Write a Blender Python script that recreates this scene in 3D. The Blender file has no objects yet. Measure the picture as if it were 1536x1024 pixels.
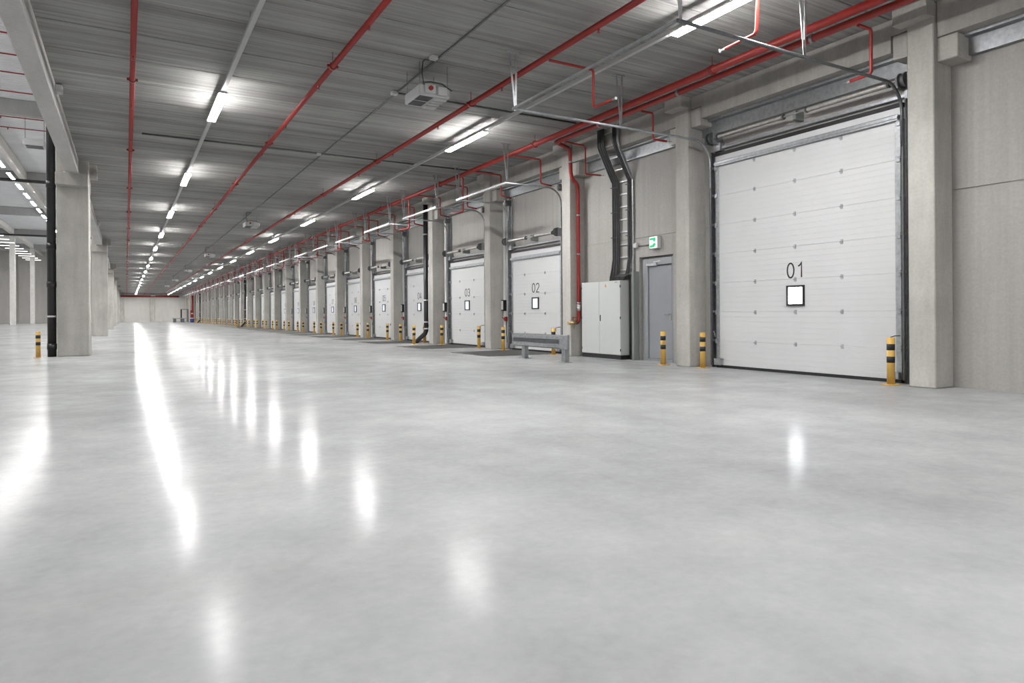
import bpy, bmesh, math, random
from mathutils import Vector, Matrix
random.seed(7)
SC = bpy.context.scene
COL = SC.collection

# ------------------------------------------------------------------ materials
def new_mat(name):
    m = bpy.data.materials.new(name); m.use_nodes = True
    nt = m.node_tree; nt.nodes.clear()
    out = nt.nodes.new('ShaderNodeOutputMaterial'); b = nt.nodes.new('ShaderNodeBsdfPrincipled')
    nt.links.new(b.outputs[0], out.inputs[0])
    return m, nt, b

def coords(nt, scale, kind='Object'):
    tc = nt.nodes.new('ShaderNodeTexCoord'); mp = nt.nodes.new('ShaderNodeMapping')
    mp.inputs['Scale'].default_value = scale
    nt.links.new(tc.outputs[kind], mp.inputs[0]); return mp.outputs[0]

def world_coords(nt, scale):
    g = nt.nodes.new('ShaderNodeNewGeometry'); mp = nt.nodes.new('ShaderNodeMapping')
    mp.inputs['Scale'].default_value = scale
    nt.links.new(g.outputs['Position'], mp.inputs[0]); return mp.outputs[0]

def noise(nt, vec, scale, detail=4, rough=.55):
    n = nt.nodes.new('ShaderNodeTexNoise')
    n.inputs['Scale'].default_value = scale; n.inputs['Detail'].default_value = detail
    n.inputs['Roughness'].default_value = rough
    nt.links.new(vec, n.inputs['Vector']); return n.outputs['Fac']

def ramp(nt, fac, stops):
    r = nt.nodes.new('ShaderNodeValToRGB'); e = r.color_ramp.elements
    while len(e) < len(stops): e.new(.5)
    for k, (p, c) in enumerate(stops):
        e[k].position = p; e[k].color = (*c, 1) if len(c) == 3 else c
    nt.links.new(fac, r.inputs[0]); return r.outputs[0]

def mix(nt, mode, fac, a, b):
    m = nt.nodes.new('ShaderNodeMix'); m.data_type = 'RGBA'; m.blend_type = mode
    if isinstance(fac, (int, float)): m.inputs[0].default_value = fac
    else: nt.links.new(fac, m.inputs[0])
    for s, v in ((6, a), (7, b)):
        if isinstance(v, tuple): m.inputs[s].default_value = (*v, 1)
        else: nt.links.new(v, m.inputs[s])
    return m.outputs[2]

def bump(nt, b, h, strength=.2, dist=.01):
    n = nt.nodes.new('ShaderNodeBump'); n.inputs['Strength'].default_value = strength
    n.inputs['Distance'].default_value = dist
    nt.links.new(h, n.inputs['Height']); nt.links.new(n.outputs[0], b.inputs['Normal'])

def flat(name, col, rough=.5, metal=0., var=.08, scale=6.):
    m, nt, b = new_mat(name)
    v = world_coords(nt, (1, 1, 1)); n = noise(nt, v, scale, 3)
    lo = tuple(c*(1-var) for c in col); hi = tuple(min(1, c*(1+var)) for c in col)
    nt.links.new(ramp(nt, n, [(.3, lo), (.7, hi)]), b.inputs['Base Color'])
    b.inputs['Roughness'].default_value = rough; b.inputs['Metallic'].default_value = metal
    return m

def concrete(name, col, streak=(1, 1, 1), var=.16, rough=.8, fine=.10, blot=.8):
    m, nt, b = new_mat(name)
    v1 = world_coords(nt, (1, 1, 1)); v2 = world_coords(nt, streak)
    big = noise(nt, v1, blot, 5, .6); st = noise(nt, v2, 1.0, 4, .6); fn = noise(nt, v1, 28., 3, .6)
    c = ramp(nt, big, [(.25, tuple(x*(1-var) for x in col)), (.75, tuple(x*(1+var) for x in col))])
    s = ramp(nt, st, [(.3, (1-fine*1.6,)*3), (.7, (1+fine*.6,)*3)])
    c = mix(nt, 'MULTIPLY', 1., c, s)
    f = ramp(nt, fn, [(.3, (.93,)*3), (.7, (1.05,)*3)])
    c = mix(nt, 'MULTIPLY', 1., c, f)
    nt.links.new(c, b.inputs['Base Color']); b.inputs['Roughness'].default_value = rough; b.inputs['Specular IOR Level'].default_value = .15
    bump(nt, b, st, .15, .01)
    return m

def emis(name, col, strength):
    m, nt, b = new_mat(name)
    b.inputs['Base Color'].default_value = (col[0]*.35, col[1]*.35, col[2]*.35, 1)
    b.inputs['Emission Color'].default_value = (*col, 1); b.inputs['Emission Strength'].default_value = strength
    return m

LUM = 235.
M = {}
M['wall'] = concrete('precast_wall', (.46, .447, .424), (6, 9, .25), .06, .85, .06, .5)
M['column'] = concrete('column_concrete', (.53, .515, .48), (4, 4, .5), .16, .8, .10, 1.2)
M['beam'] = concrete('beam_concrete', (.44, .424, .395), (4, 5, .5), .14, .8, .10, 1.0)
M['lbeam'] = concrete('pale_beam_concrete', (.84, .825, .795), (3, .6, 3), .06, .8, .05, .6)
M['endwall'] = concrete('end_wall_panel', (.66, .64, .61), (2, 2, .4), .05, .85, .04, .4)

def make_ceiling_mat():
    m, nt, b = new_mat('ceiling_concrete')
    v1 = world_coords(nt, (1, 1, 1))
    st = noise(nt, world_coords(nt, (.22, 7., 1.)), 1.0, 6, .7)
    st2 = noise(nt, world_coords(nt, (.5, 26., 1.)), 1.0, 3, .6)
    big = noise(nt, v1, .9, 5, .6)
    col = (.345, .342, .328)
    c = ramp(nt, st, [(.25, tuple(x*.62 for x in col)), (.5, col), (.75, tuple(x*1.26 for x in col))])
    bd = noise(nt, world_coords(nt, (.10, 1.9, 1.)), 1.0, 4, .6)
    c = mix(nt, 'MULTIPLY', 1., c, ramp(nt, bd, [(.32, (.74,)*3), (.55, (1.06,)*3)]))
    c = mix(nt, 'MULTIPLY', 1., c, ramp(nt, st2, [(.3, (.78,)*3), (.7, (1.14,)*3)]))
    c = mix(nt, 'MULTIPLY', 1., c, ramp(nt, big, [(.3, (.90,)*3), (.7, (1.08,)*3)]))
    # one tone per slab
    sx = nt.nodes.new('ShaderNodeSeparateXYZ'); nt.links.new(v1, sx.inputs[0])
    d = nt.nodes.new('ShaderNodeMath'); d.operation = 'MULTIPLY_ADD'; d.inputs[1].default_value = 1/1.2; d.inputs[2].default_value = 50.3
    nt.links.new(sx.outputs[1], d.inputs[0])
    fl = nt.nodes.new('ShaderNodeMath'); fl.operation = 'FLOOR'; nt.links.new(d.outputs[0], fl.inputs[0])
    wn = nt.nodes.new('ShaderNodeTexWhiteNoise'); wn.noise_dimensions = '1D'; nt.links.new(fl.outputs[0], wn.inputs['W'])
    c = mix(nt, 'MULTIPLY', 1., c, ramp(nt, wn.outputs['Value'], [(0., (.90,)*3), (1., (1.10,)*3)]))
    # pale cement blotches near the west bearing line
    ax = nt.nodes.new('ShaderNodeMath'); ax.operation = 'ADD'; ax.inputs[1].default_value = .35; nt.links.new(sx.outputs[0], ax.inputs[0])
    ab = nt.nodes.new('ShaderNodeMath'); ab.operation = 'ABSOLUTE'; nt.links.new(ax.outputs[0], ab.inputs[0])
    band = ramp(nt, ab.outputs[0], [(.1, (1,)*3), (.55, (0,)*3)])
    bl = ramp(nt, noise(nt, world_coords(nt, (1.2, 3.5, 1)), 1.3, 5, .65), [(.55, (0,)*3), (.72, (.55,)*3)])
    msk = mix(nt, 'MULTIPLY', 1., band, bl)
    c = mix(nt, 'MIX', msk, c, (.40, .39, .37))
    nt.links.new(c, b.inputs['Base Color']); b.inputs['Roughness'].default_value = .95; b.inputs['Specular IOR Level'].default_value = .05
    bump(nt, b, st2, .25, .006)
    return m
M['ceiling'] = make_ceiling_mat()

def make_floor_mat():
    m, nt, b = new_mat('polished_concrete_floor')
    v = world_coords(nt, (1, 1, 1))
    n1 = noise(nt, v, .35, 6, .6); n2 = noise(nt, v, 2.2, 6, .65); n3 = noise(nt, v, 16., 4, .6)
    col = (.462, .468, .472)
    c = ramp(nt, n1, [(.3, tuple(x*.84 for x in col)), (.7, tuple(x*1.08 for x in col))])
    c = mix(nt, 'MULTIPLY', 1., c, ramp(nt, n2, [(.3, (.91,)*3), (.7, (1.06,)*3)]))
    n4 = noise(nt, world_coords(nt, (.6, .25, 1)), 1., 3, .5)
    c = mix(nt, 'MULTIPLY', 1., c, ramp(nt, n4, [(.35, (.88,)*3), (.6, (1.04,)*3)]))
    c = mix(nt, 'MULTIPLY', 1., c, ramp(nt, n3, [(.35, (.96,)*3), (.65, (1.03,)*3)]))
    nt.links.new(c, b.inputs['Base Color'])
    r = ramp(nt, n2, [(.3, (.14,)*3), (.7, (.19,)*3)])
    b.inputs['Specular IOR Level'].default_value = .5
    nt.links.new(r, b.inputs['Roughness'])
    b.inputs['IOR'].default_value = 1.062
    bump(nt, b, n1, .06, .02)
    return m
M['floor'] = make_floor_mat()

def make_galv(name, col, rough=.38):
    m, nt, b = new_mat(name)
    v = world_coords(nt, (1, 1, 1)); n = noise(nt, v, 14., 4, .6)
    nt.links.new(ramp(nt, n, [(.3, tuple(x*.8 for x in col)), (.7, tuple(x*1.15 for x in col))]), b.inputs['Base Color'])
    b.inputs['Metallic'].default_value = .75; b.inputs['Roughness'].default_value = rough
    return m
M['galv'] = make_galv('galvanised_steel', (.48, .50, .52))
M['brightgalv'] = make_galv('bright_zinc_steel', (.72, .73, .74), .3)
M['darksteel'] = make_galv('dark_rail_steel', (.16, .165, .17), .4)
M['flash'] = make_galv('flashing_sheet', (.36, .375, .385), .42)
M['deck'] = flat('white_roof_deck', (.87, .89, .91), .5, 0, .05, .8)
M['hallconc'] = concrete('hall_concrete', (.40, .40, .40), (3, 3, .5), .08, .8, .05, .5)
M['red'] = flat('red_pipe_paint', (.27, .018, .013), .38, 0, .10, 8)
M['darkred'] = flat('dark_red_coupling', (.22, .015, .012), .4, 0, .1, 8)
M['yellow'] = flat('yellow_bollard_paint', (.70, .44, .11), .45, 0, .06, 9)
M['black'] = flat('black_rubber', (.012, .012, .013), .55, 0, .2, 9)
M['blackpipe'] = flat('black_plastic_pipe', (.014, .014, .016), .35, 0, .2, 5)
M['cable'] = flat('black_cable', (.035, .035, .036), .5, 0, .25, 9)
M['door'] = flat('white_door_panel', (.70, .705, .71), .45, 0, .02, 1.5)
M['white'] = flat('white_coated_metal', (.72, .72, .71), .4, 0, .04, 4)
M['cabinet'] = flat('light_grey_cabinet', (.62, .635, .62), .4, 0, .02, 2)
M['greydoor'] = flat('grey_steel_door', (.30, .315, .335), .42, 0, .03, 2)
M['greyframe'] = flat('grey_door_frame', (.34, .355, .37), .42, 0, .03, 2)
M['trunkgrey'] = flat('grey_green_duct', (.22, .235, .22), .5, 0, .06, 3)
M['leveler'] = flat('leveler_plate_steel', (.06, .06, .058), .6, .0, .2, 3)
M['heater'] = flat('heater_casing', (.62, .62, .63), .45, 0, .03, 4)
M['louver'] = flat('dark_louvre', (.05, .05, .052), .5, 0, .2, 9)
M['number'] = flat('black_number_vinyl', (.012, .012, .014), .5, 0, .1, 9)
M['orange'] = flat('orange_warning_label', (.75, .32, .06), .5, 0, .05, 9)
M['brass'] = make_galv('brass_valve', (.62, .47, .27), .3)
M['springwhite'] = make_galv('spring_coil_steel', (.62, .60, .57), .4)
M['blue'] = flat('blue_drum', (.03, .05, .2), .5, 0, .1, 5)
M['green'] = emis('exit_sign_green', (.0, .50, .18), 1.0)
M['signwhite'] = emis('exit_sign_white', (1, 1, 1), .95)
M['lamp'] = emis('lamp_diffuser', (1., .995, .99), LUM)
M['halllamp'] = emis('hall_lamp_diffuser', (1., .99, .975), 185.)
M['crosslamp'] = emis('cross_lamp_diffuser', (1., .965, .92), 2.2)
M['daylight'] = emis('daylight_pane', (.94, .97, 1.), 20.)
M['softday'] = emis('dim_daylight_pane', (.82, .89, 1.), 1.0)

# ------------------------------------------------------------------ geometry helpers
OFF = {}
class MB:
    def __init__(s): s.bm = bmesh.new()
    def box(s, x0, x1, y0, y1, z0, z1, bev=0.):
        r = bmesh.ops.create_cube(s.bm, size=1.)['verts']
        sx, sy, sz = x1-x0, y1-y0, z1-z0
        for v in r: v.co = Vector(((v.co.x+.5)*sx+x0, (v.co.y+.5)*sy+y0, (v.co.z+.5)*sz+z0))
        if bev > 0:
            es = list({e for v in r for e in v.link_edges})
            bmesh.ops.bevel(s.bm, geom=es, offset=bev, segments=1, affect='EDGES', profile=.5)
        return s
    def sweep(s, pts, r, n=10, caps=True, rs=None):
        pts = [Vector(p) for p in pts]; N = len(pts)
        tans = []
        for i in range(N):
            a = pts[max(i-1, 0)]; b = pts[min(i+1, N-1)]
            if 0 < i < N-1:
                t = ((pts[i]-a).normalized() + (b-pts[i]).normalized())
            else: t = b-a
            tans.append(t.normalized())
        t0 = tans[0]; up = Vector((0, 0, 1)) if abs(t0.z) < .9 else Vector((1, 0, 0))
        nx = t0.cross(up).normalized(); rings = []
        for i in range(N):
            t = tans[i]
            nx = (nx - t*nx.dot(t)).normalized(); ny = t.cross(nx)
            k = 1.
            if 0 < i < N-1:
                ca = (pts[i]-pts[i-1]).normalized().dot(t); k = 1/max(ca, .6)
            rr = rs[i] if rs else r
            ring = []
            for j in range(n):
                a = 2*math.pi*j/n
                ring.append(s.bm.verts.new(pts[i] + (nx*math.cos(a)+ny*math.sin(a))*rr*(1+(k-1)*.5)))
            rings.append(ring)
        for i in range(N-1):
            for j in range(n):
                f = s.bm.faces.new((rings[i][j], rings[i][(j+1) % n], rings[i+1][(j+1) % n], rings[i+1][j])); f.smooth = True
        if caps:
            s.bm.faces.new(rings[0][::-1]); s.bm.faces.new(rings[-1])
        return s
    def cyl(s, p0, p1, r, n=12, r2=None):
        return s.sweep([p0, p1], r, n, True, [r, r if r2 is None else r2])
    def prism(s, poly, axis, a, b):
        # poly: 2D points in the two other axes (in xyz order), extruded along axis from a to b
        def P(u, v, w):
            return {'x': (w, u, v), 'y': (u, w, v), 'z': (u, v, w)}[axis]
        A = [s.bm.verts.new(P(u, v, a)) for u, v in poly]; B = [s.bm.verts.new(P(u, v, b)) for u, v in poly]
        n = len(poly)
        for i in range(n): s.bm.faces.new((A[i], A[(i+1) % n], B[(i+1) % n], B[i]))
        s.bm.faces.new(A[::-1]); s.bm.faces.new(B)
        return s
    def bar(s, p0, p1, w, h):
        # rectangular bar between two points
        p0, p1 = Vector(p0), Vector(p1); t = (p1-p0).normalized()
        up = Vector((0, 0, 1)) if abs(t.z) < .9 else Vector((0, 1, 0))
        a = t.cross(up).normalized()*w/2; c = a.cross(t).normalized()*h/2
        vs = [s.bm.verts.new(p+q) for p in (p0, p1) for q in (a+c, -a+c, -a-c, a-c)]
        for i in range(4): s.bm.faces.new((vs[i], vs[(i+1) % 4], vs[4+(i+1) % 4], vs[4+i]))
        s.bm.faces.new(vs[3::-1]); s.bm.faces.new(vs[4:])
        return s
    def build(s, name, mat, parent=None):
        bmesh.ops.recalc_face_normals(s.bm, faces=s.bm.faces)
        off = OFF.get(parent.name, Vector((0, 0, 0))) if parent else Vector((0, 0, 0))
        loc = Vector((0, 0, 0))
        if parent is None and s.bm.verts:   # origin at the base centre of a single-mesh thing
            xs = [v.co for v in s.bm.verts]
            loc = Vector(((min(c.x for c in xs)+max(c.x for c in xs))/2, (min(c.y for c in xs)+max(c.y for c in xs))/2, min(c.z for c in xs)))
            off = loc
        bmesh.ops.translate(s.bm, verts=s.bm.verts, vec=-off)
        me = bpy.data.meshes.new(name); s.bm.to_mesh(me); s.bm.free()
        me.materials.append(M[mat] if isinstance(mat, str) else mat)
        o = bpy.data.objects.new(name, me); COL.objects.link(o)
        if parent: o.parent = parent; OFF[o.name] = off
        else: o.location = loc; OFF[o.name] = loc
        return o

def tag(o, label=None, cat=None, group=None, kind=None):
    if label: o['label'] = label
    if cat: o['category'] = cat
    if group: o['group'] = group
    if kind: o['kind'] = kind
    return o

def thing(name, label, cat, loc, group=None):
    o = bpy.data.objects.new(name, None); COL.objects.link(o)
    o.empty_display_size = .2; o.location = loc; OFF[o.name] = Vector(loc)
    return tag(o, label, cat, group)

def copy_tree(o, delta=None, label=None, skip=()):
    def rec(src, par):
        c = src.copy(); COL.objects.link(c)
        if par: c.parent = par
        for ch in list(src.children):
            if ch.name.split('.')[0] not in skip: rec(ch, c)
        return c
    r = rec(o, None)
    if delta: r.location = Vector(o.location)+Vector(delta)
    OFF[r.name] = Vector(r.location)
    if label: r['label'] = label
    return r

def digit_paths(d):
    # single-stroke paths of a digit in a box .6 wide and 1 high
    def arc_(cx, cy, rx, ry, a0, a1, n=14): return [(cx+rx*math.cos(math.radians(a0+(a1-a0)*k/n)), cy+ry*math.sin(math.radians(a0+(a1-a0)*k/n))) for k in range(n+1)]
    if d == '0': return [arc_(.3, .5, .25, .455, 90, 450, 28)]
    if d == '1': return [[(.16, .74), (.30, .82), (.40, .955), (.40, .045)]]
    if d == '2': return [arc_(.3, .70, .24, .255, 170, -20, 14)+[(.10, .10), (.06, .045), (.56, .045)]]
    if d == '3': return [arc_(.29, .73, .22, .225, 165, -90, 14)+arc_(.29, .275, .25, .23, 90, -160, 16)]
    if d == '4': return [[(.56, .28), (.05, .28), (.42, .94), (.42, .045)]]
    if d == '5': return [[(.52, .955), (.17, .955), (.11, .53)]+arc_(.29, .34, .25, .295, 130, -155, 16)]
    if d == '6': return [[(.52, .80)]+arc_(.31, .72, .21, .235, 40, 110, 5)+[(.09, .60), (.06, .40)]+arc_(.3, .32, .245, .275, 180, 540, 22)]
    if d == '7': return [[(.06, .955), (.55, .955), (.34, .55), (.22, .045)]]
    if d == '8': return [arc_(.3, .74, .20, .215, -90, 270, 20), arc_(.3, .285, .24, .24, 90, 450, 22)]
    return [[(.08, .20)]+arc_(.29, .28, .21, .235, 220, 290, 5)+[(.51, .40), (.54, .60)]+arc_(.3, .68, .245, .275, 0, 360, 22)]
def text_mesh(name, txt, mat, parent, origin, height, width):
    # digits on a plane facing -X, reading towards -Y
    mb = MB(); bm = mb.bm; n = len(txt); cw = width/(n*.6+.12*(n-1)); w = .098
    for i, ch in enumerate(txt):
        for path in digit_paths(ch):
            P = [Vector((x+i*.72, y)) for x, y in path]; closed = (P[0]-P[-1]).length < 1e-4
            L = []; Rr = []
            for q in range(len(P)):
                a = P[q-1] if q else (P[-2] if closed else P[0]); b = P[q+1] if q < len(P)-1 else (P[1] if closed else P[-1])
                t = Vector((0, 0))
                if (P[q]-a).length > 1e-6: t += (P[q]-a).normalized()
                if (b-P[q]).length > 1e-6: t += (b-P[q]).normalized()
                t.normalize(); k_ = 1.
                if 0 < q < len(P)-1: k_ = 1/max(.5, abs(t.dot((b-P[q]).normalized())))
                nn = Vector((-t.y, t.x))*w/2*k_; L.append(P[q]+nn); Rr.append(P[q]-nn)
            def V(p, dx): return bm.verts.new((origin[0]-dx, origin[1]-p.x*cw, origin[2]+p.y*height))
            lf = [V(p, .0025) for p in L]; rf = [V(p, .0025) for p in Rr]
            lb = [V(p, 0) for p in L]; rb = [V(p, 0) for p in Rr]
            for q in range(len(P)-1):
                for A, B in ((lf, rf), (rb, lb), (lb, lf), (rf, rb)): bm.faces.new((A[q], A[q+1], B[q+1], B[q]))
    return mb.build(name, mat, parent)

ORD = ['zeroth', 'first', 'second', 'third', 'fourth', 'fifth', 'sixth', 'seventh', 'eighth', 'ninth', 'tenth', 'eleventh', 'twelfth',
       'thirteenth', 'fourteenth', 'fifteenth', 'sixteenth', 'seventeenth', 'eighteenth', 'nineteenth', 'twentieth', 'twenty-first',
       'twenty-second', 'twenty-third', 'twenty-fourth', 'twenty-fifth', 'twenty-sixth', 'twenty-seventh', 'twenty-eighth', 'twenty-ninth',
       'thirtieth', 'thirty-first', 'thirty-second', 'thirty-third', 'thirty-fourth']

# ------------------------------------------------------------------ layout numbers (metres; camera over the origin, docks along +Y)
YB, YE = -20., 145.          # back and end of the hall
XW = 10.30                   # inner face of the dock wall
XF = 9.83                    # hall face of the dock columns
XD = 10.20                   # face of the doors
ZC = 5.44                    # underside of the slab over the docks
PITCH = 4.335
CY = [5.12, 9.84, 13.99, 18.32, 22.83, 27.0, 31.31, 35.74, 40.0]   # south faces of the dock columns
k = len(CY)
while CY[-1]+PITCH < YE-1: CY.append(9.84+PITCH*(k-1)); k += 1
CW = .37
LY = [22.04+21.5*i for i in range(6)]      # south faces of the west columns
LX0, LX1 = -1.64, -.88

# ------------------------------------------------------------------ shell
MB().box(-40, 10.7, YB, YE, -.3, 0).build('floor', 'floor')['kind'] = 'structure'

# ceiling of the dock zone: plank slabs with V joints, spanning in X
def plank_ceiling():
    mb = MB(); w = 1.2; y = 12.37-.6-w*28
    prof = []
    while y < YE:
        for dy, dz in ((0, .028), (.006, .028), (.018, 0), (w-.012, 0)):
            prof.append((min(max(y+dy, YB), YE), ZC+dz))
        y += w
    prof = [prof[0]]+[p for i, p in enumerate(prof[1:]) if p[0] > prof[i][0] or p[1] != prof[i][1]]
    bm = mb.bm
    for (a, b) in zip(prof, prof[1:]):
        if b[0]-a[0] < 1e-6 and abs(b[1]-a[1]) < 1e-6: continue
        vs = [bm.verts.new((-1.42, a[0], a[1])), bm.verts.new((XW, a[0], a[1])), bm.verts.new((XW, b[0], b[1])), bm.verts.new((-1.42, b[0], b[1]))]
        bm.faces.new(vs)
    bmesh.ops.remove_doubles(bm, verts=bm.verts, dist=1e-5)
    mb.box(-1.42, 10.7, YB, YE, ZC+.03, ZC+.3)
    return mb.build('ceiling', 'ceiling')
plank_ceiling()['kind'] = 'structure'

# dock wall: lower and upper panel rows with an open joint, and the recess of the personnel door
PD0, PD1, PDZ = 10.78, 11.88, 2.37
def dock_wall():
    mb = MB(); zj = 2.825; g = .014
    mb.box(XW, XW+.3, YB, PD0, 0, zj-g/2)
    mb.box(XW, XW+.3, PD1, YE, 0, zj-g/2)
    mb.box(XW, XW+.3, PD0, PD1, PDZ, zj-g/2)
    mb.box(XW+.14, XW+.3, PD0, PD1, 0, PDZ)
    mb.box(XW, XW+.3, YB, YE, zj+g/2, ZC+.1)
    mb.box(XW+.02, XW+.3, YB, YE, zj-g, zj+g)
    return mb.build('wall_right', 'wall')
dock_wall()['kind'] = 'structure'

def end_wall():
    mb = MB()
    zs = [(0, 3.25), (3.27, 6.4), (6.42, 12.9)]
    for a, b in zs: mb.box(-40, 10.7, YE, YE+.3, a, b)
    mb.box(-40, 10.7, YE+.02, YE+.3, 0, 12.9)
    return mb.build('wall_back', 'endwall')
end_wall()['kind'] = 'structure'
MB().box(-40, 10.7, YB-.3, YB, 0, 12.9).build('wall_front', 'endwall')['kind'] = 'structure'
MB().box(-40.3, -40, YB, YE, 0, 12.9).build('wall_left', 'endwall')['kind'] = 'structure'
MB().box(-1.42, -1.20, YB, YE, ZC+.3, 12.9).build('wall_mezzanine', 'endwall')['kind'] = 'structure'
# pilasters on the end wall
for i, x in enumerate((4.33, -.6, -6.2, -11.4, -16.8, -22.)):
    p = MB().box(x-.36, x+.36, YE-.3, YE, 0, ZC if x > -1 else 12.2, .01).build('column', 'column'); p['kind'] = 'structure'
# columns of the dock wall
def dock_column(y, i=9):
    mb = MB()
    mb.box(XF, XW, y, y+CW, 0, ZC, .012)
    mb.box(XF-.2, XF+.02, y-.01, y+CW+.1, 5.21, ZC, .008)
    for q, (a, b) in enumerate(((y-.27, y+.01), (y+CW-.01, y+CW+.25))):
        if (i, q) in ((0, 1), (1, 0)): mb.box(9.905, XW, a, b, 4.82, 5.18, .012)
        else: mb.box(9.92, XW, a, b, 4.60, 4.935, .012)
    return mb.build('column', 'column')
for i, y in enumerate(CY):
    o = dock_column(y, i); o['kind'] = 'structure'
    tag(o, 'concrete wall column right of the large door 01' if i == 0 else 'concrete wall column between the grey personnel door and door 01' if i == 1
        else 'concrete wall column behind the red standpipe' if i == 2 else 'concrete column, %s in the row along the dock doors' % ORD[i+1], 'column', 'dock wall columns')
ys = [YB]+CY+[YE]
for i in range(len(ys)-1):
    a = ys[i]+(CW if i else 0)+.012; b = ys[i+1]-.012
    if b-a < .5: continue
    mb = MB()
    if i == 1: mb.box(9.90, XW, a, b, 5.195, ZC-.004).box(9.90, XW, a+.26, b-.28, 4.945, 5.195)
    else: mb.box(9.90, XW, a, b, 4.945, ZC-.004)
    o = mb.build('beam', 'beam'); o['kind'] = 'structure'
    f = MB().box(10.21, XW, a, b, 4.66, 4.90).box(10.10, XW, a, b, 4.90, 4.945).build('trim', 'flash'); f['kind'] = 'structure'

# west line: columns with corbels, beams between them
for i, y in enumerate(LY):
    mb = MB()
    mb.box(LX0, LX1, y, y+.95, 0, 12.2, .02)
    mb.box(LX0, LX1, y-.30, y+.02, 4.68, 5.02, .012)
    mb.box(LX0, LX1, y+.93, y+1.25, 4.68, 5.02, .012)
    mb.box(-1.05, -.70, y+.45, y+1.1, 5.10, ZC-.002, .008)
    o = mb.build('column', 'column'); o['kind'] = 'structure'
    tag(o, 'wide concrete column beside the black downpipe and yellow bollard' if i == 0 else 'wide concrete column, %s in the row of wide columns' % ORD[i+1], 'column', 'wide hall columns')
yy = [YB-.5]+LY+[YE]
for i in range(len(yy)-1):
    a = yy[i]+(.97 if i else 0); b = yy[i+1]+(-.0 if i < len(LY) else 0)-.02
    mb = MB().box(-1.41, -1.115, a, b, 5.05, ZC+.3, .008)
    if i < len(LY): mb.box(-1.46, -1.08, b-.25, b, 5.02, 5.05)
    o = mb.build('beam', 'lbeam'); o['kind'] = 'structure'

# high hall west of the columns
def roof_deck():
    mb = MB(); bm = mb.bm; y = YB; prof = []
    while y < YE:
        for dy, dz in ((0, 0), (.17, 0), (.2, .05), (.27, .05)): prof.append((y+dy, 12.65+dz))
        y += .3
    prev = None
    for (py, pz) in prof:
        cur = (bm.verts.new((-40, py, pz)), bm.verts.new((-1.2, py, pz)))
        if prev: bm.faces.new((prev[0], prev[1], cur[1], cur[0]))
        prev = cur
    mb.box(-40, -1.2, YB, YE, 12.72, 12.9)
    return mb.build('roof', 'deck')
roof_deck()['kind'] = 'structure'
HALLX = -12.84
for i, y in enumerate(LY):
    yc = y+.45
    o = MB().box(-40, LX0, yc-.25, yc+.25, 11.85, 12.64, .015).build('beam', 'hallconc'); o['kind'] = 'structure'
    if i >= 2:
        o = MB().box(HALLX-.3, HALLX+.3, yc-.3, yc+.3, 0, 11.9, .02).build('column', 'lbeam'); o['kind'] = 'structure'
        tag(o, 'slender pale column in the high hall, %s from the end wall' % ORD[6-i], 'column', 'high hall columns')
for x in (-7.0, HALLX, -19.):
    o = MB().box(x-.22, x+.22, YB, YE, 11.95, 12.6, .015).build('beam', 'lbeam'); o['kind'] = 'structure'

# ------------------------------------------------------------------ luminaires
def trunking(x, label):
    t = thing('light_trunking', label, 'light rail', (x, YB+.2, 5.2), 'light rails under the ceiling')
    MB().box(x-.035, x+.035, YB+.2, YE-.5, 5.185, 5.245).build('rail', 'white', t)
    y = 2.2; proto = None
    while y < YE-1:
        if proto is None: proto = MB().cyl((x, y, 5.24), (x, y, ZC-.003), .006, 6).build('suspension_rod', 'galv', t); yp = y
        else:
            c = proto.copy(); COL.objects.link(c); c.parent = t; c.location = (0, y-yp, 0)
        y += 3.95
    return t
trunking(1.56, 'long white light rail between the left and middle red pipes')
trunking(6.96, 'long white light rail nearest the dock doors')
def luminaire(x, y, z, mat, ln, label, group, w=.075):
    t = thing('linear_luminaire', label, 'light', (x, y, z), group)
    q = .0032 if z < 8 else -.01
    MB().box(x-w+q, x+w-q, y-ln/2, y+ln/2, z, z+.035, .003).build('housing', 'white', t)
    MB().box(x-w, x+w, y-ln/2+.02, y+ln/2-.02, z-.014, z, .003).build('diffuser', mat, t)
    return t
lum0 = luminaire(1.56, 14.15, 5.15, 'lamp', 2.0, '', 'lit tubes on the light rails')
lyy = [14.15+7.9*i for i in range(-4, 17)]
for x, row in ((1.56, 'the rail between the left red pipes'), (6.96, 'the rail nearest the dock doors')):
    n = 0
    for y in lyy:
        if y > YE-3: continue
        if x < 3: vis = y > 10
        else: vis = y > 4
        if vis: n += 1; lab = 'lit linear lamp, %s from the camera along %s' % (ORD[n], row)
        else: lab = 'lit linear lamp overhead behind the viewpoint on %s' % row
        if x < 3 and abs(y-14.15) < .1: lum0['label'] = lab; continue
        copy_tree(lum0, (x-1.56, y-14.15, 0), lab)
hl = None; n = 0
for i in range(-9, 16):
    y = 57.+4.7*i
    lab = 'lit lamp in the high hall, %s of the line beside the black downpipe' % ORD[n+1] if 0 <= i < 9 else 'lit lamp in the high hall line, out of direct view'
    if 0 <= i < 9: n += 1
    if hl is None: hl = luminaire(-7.38, y, 11.6, 'halllamp', 2.6, lab, 'lit lamps in the high hall', .105); y0 = y
    else: copy_tree(hl, (0, y-y0, 0), lab)
def xlum(x, y, z, label, group):
    t = thing('linear_luminaire', label, 'light', (x, y, z), group)
    MB().box(x-1.05, x+1.05, y-.06, y+.06, z, z+.03, .006).build('housing', 'white', t)
    MB().box(x-1.03, x+1.03, y-.05, y+.05, z-.09, z, .012).build('diffuser', 'crosslamp', t)
    return t
xl = xlum(-13.3, 96.7, 10.6, 'lit crosswise lamp in the high hall, first of ten', 'crosswise lamps in the high hall')
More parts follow.
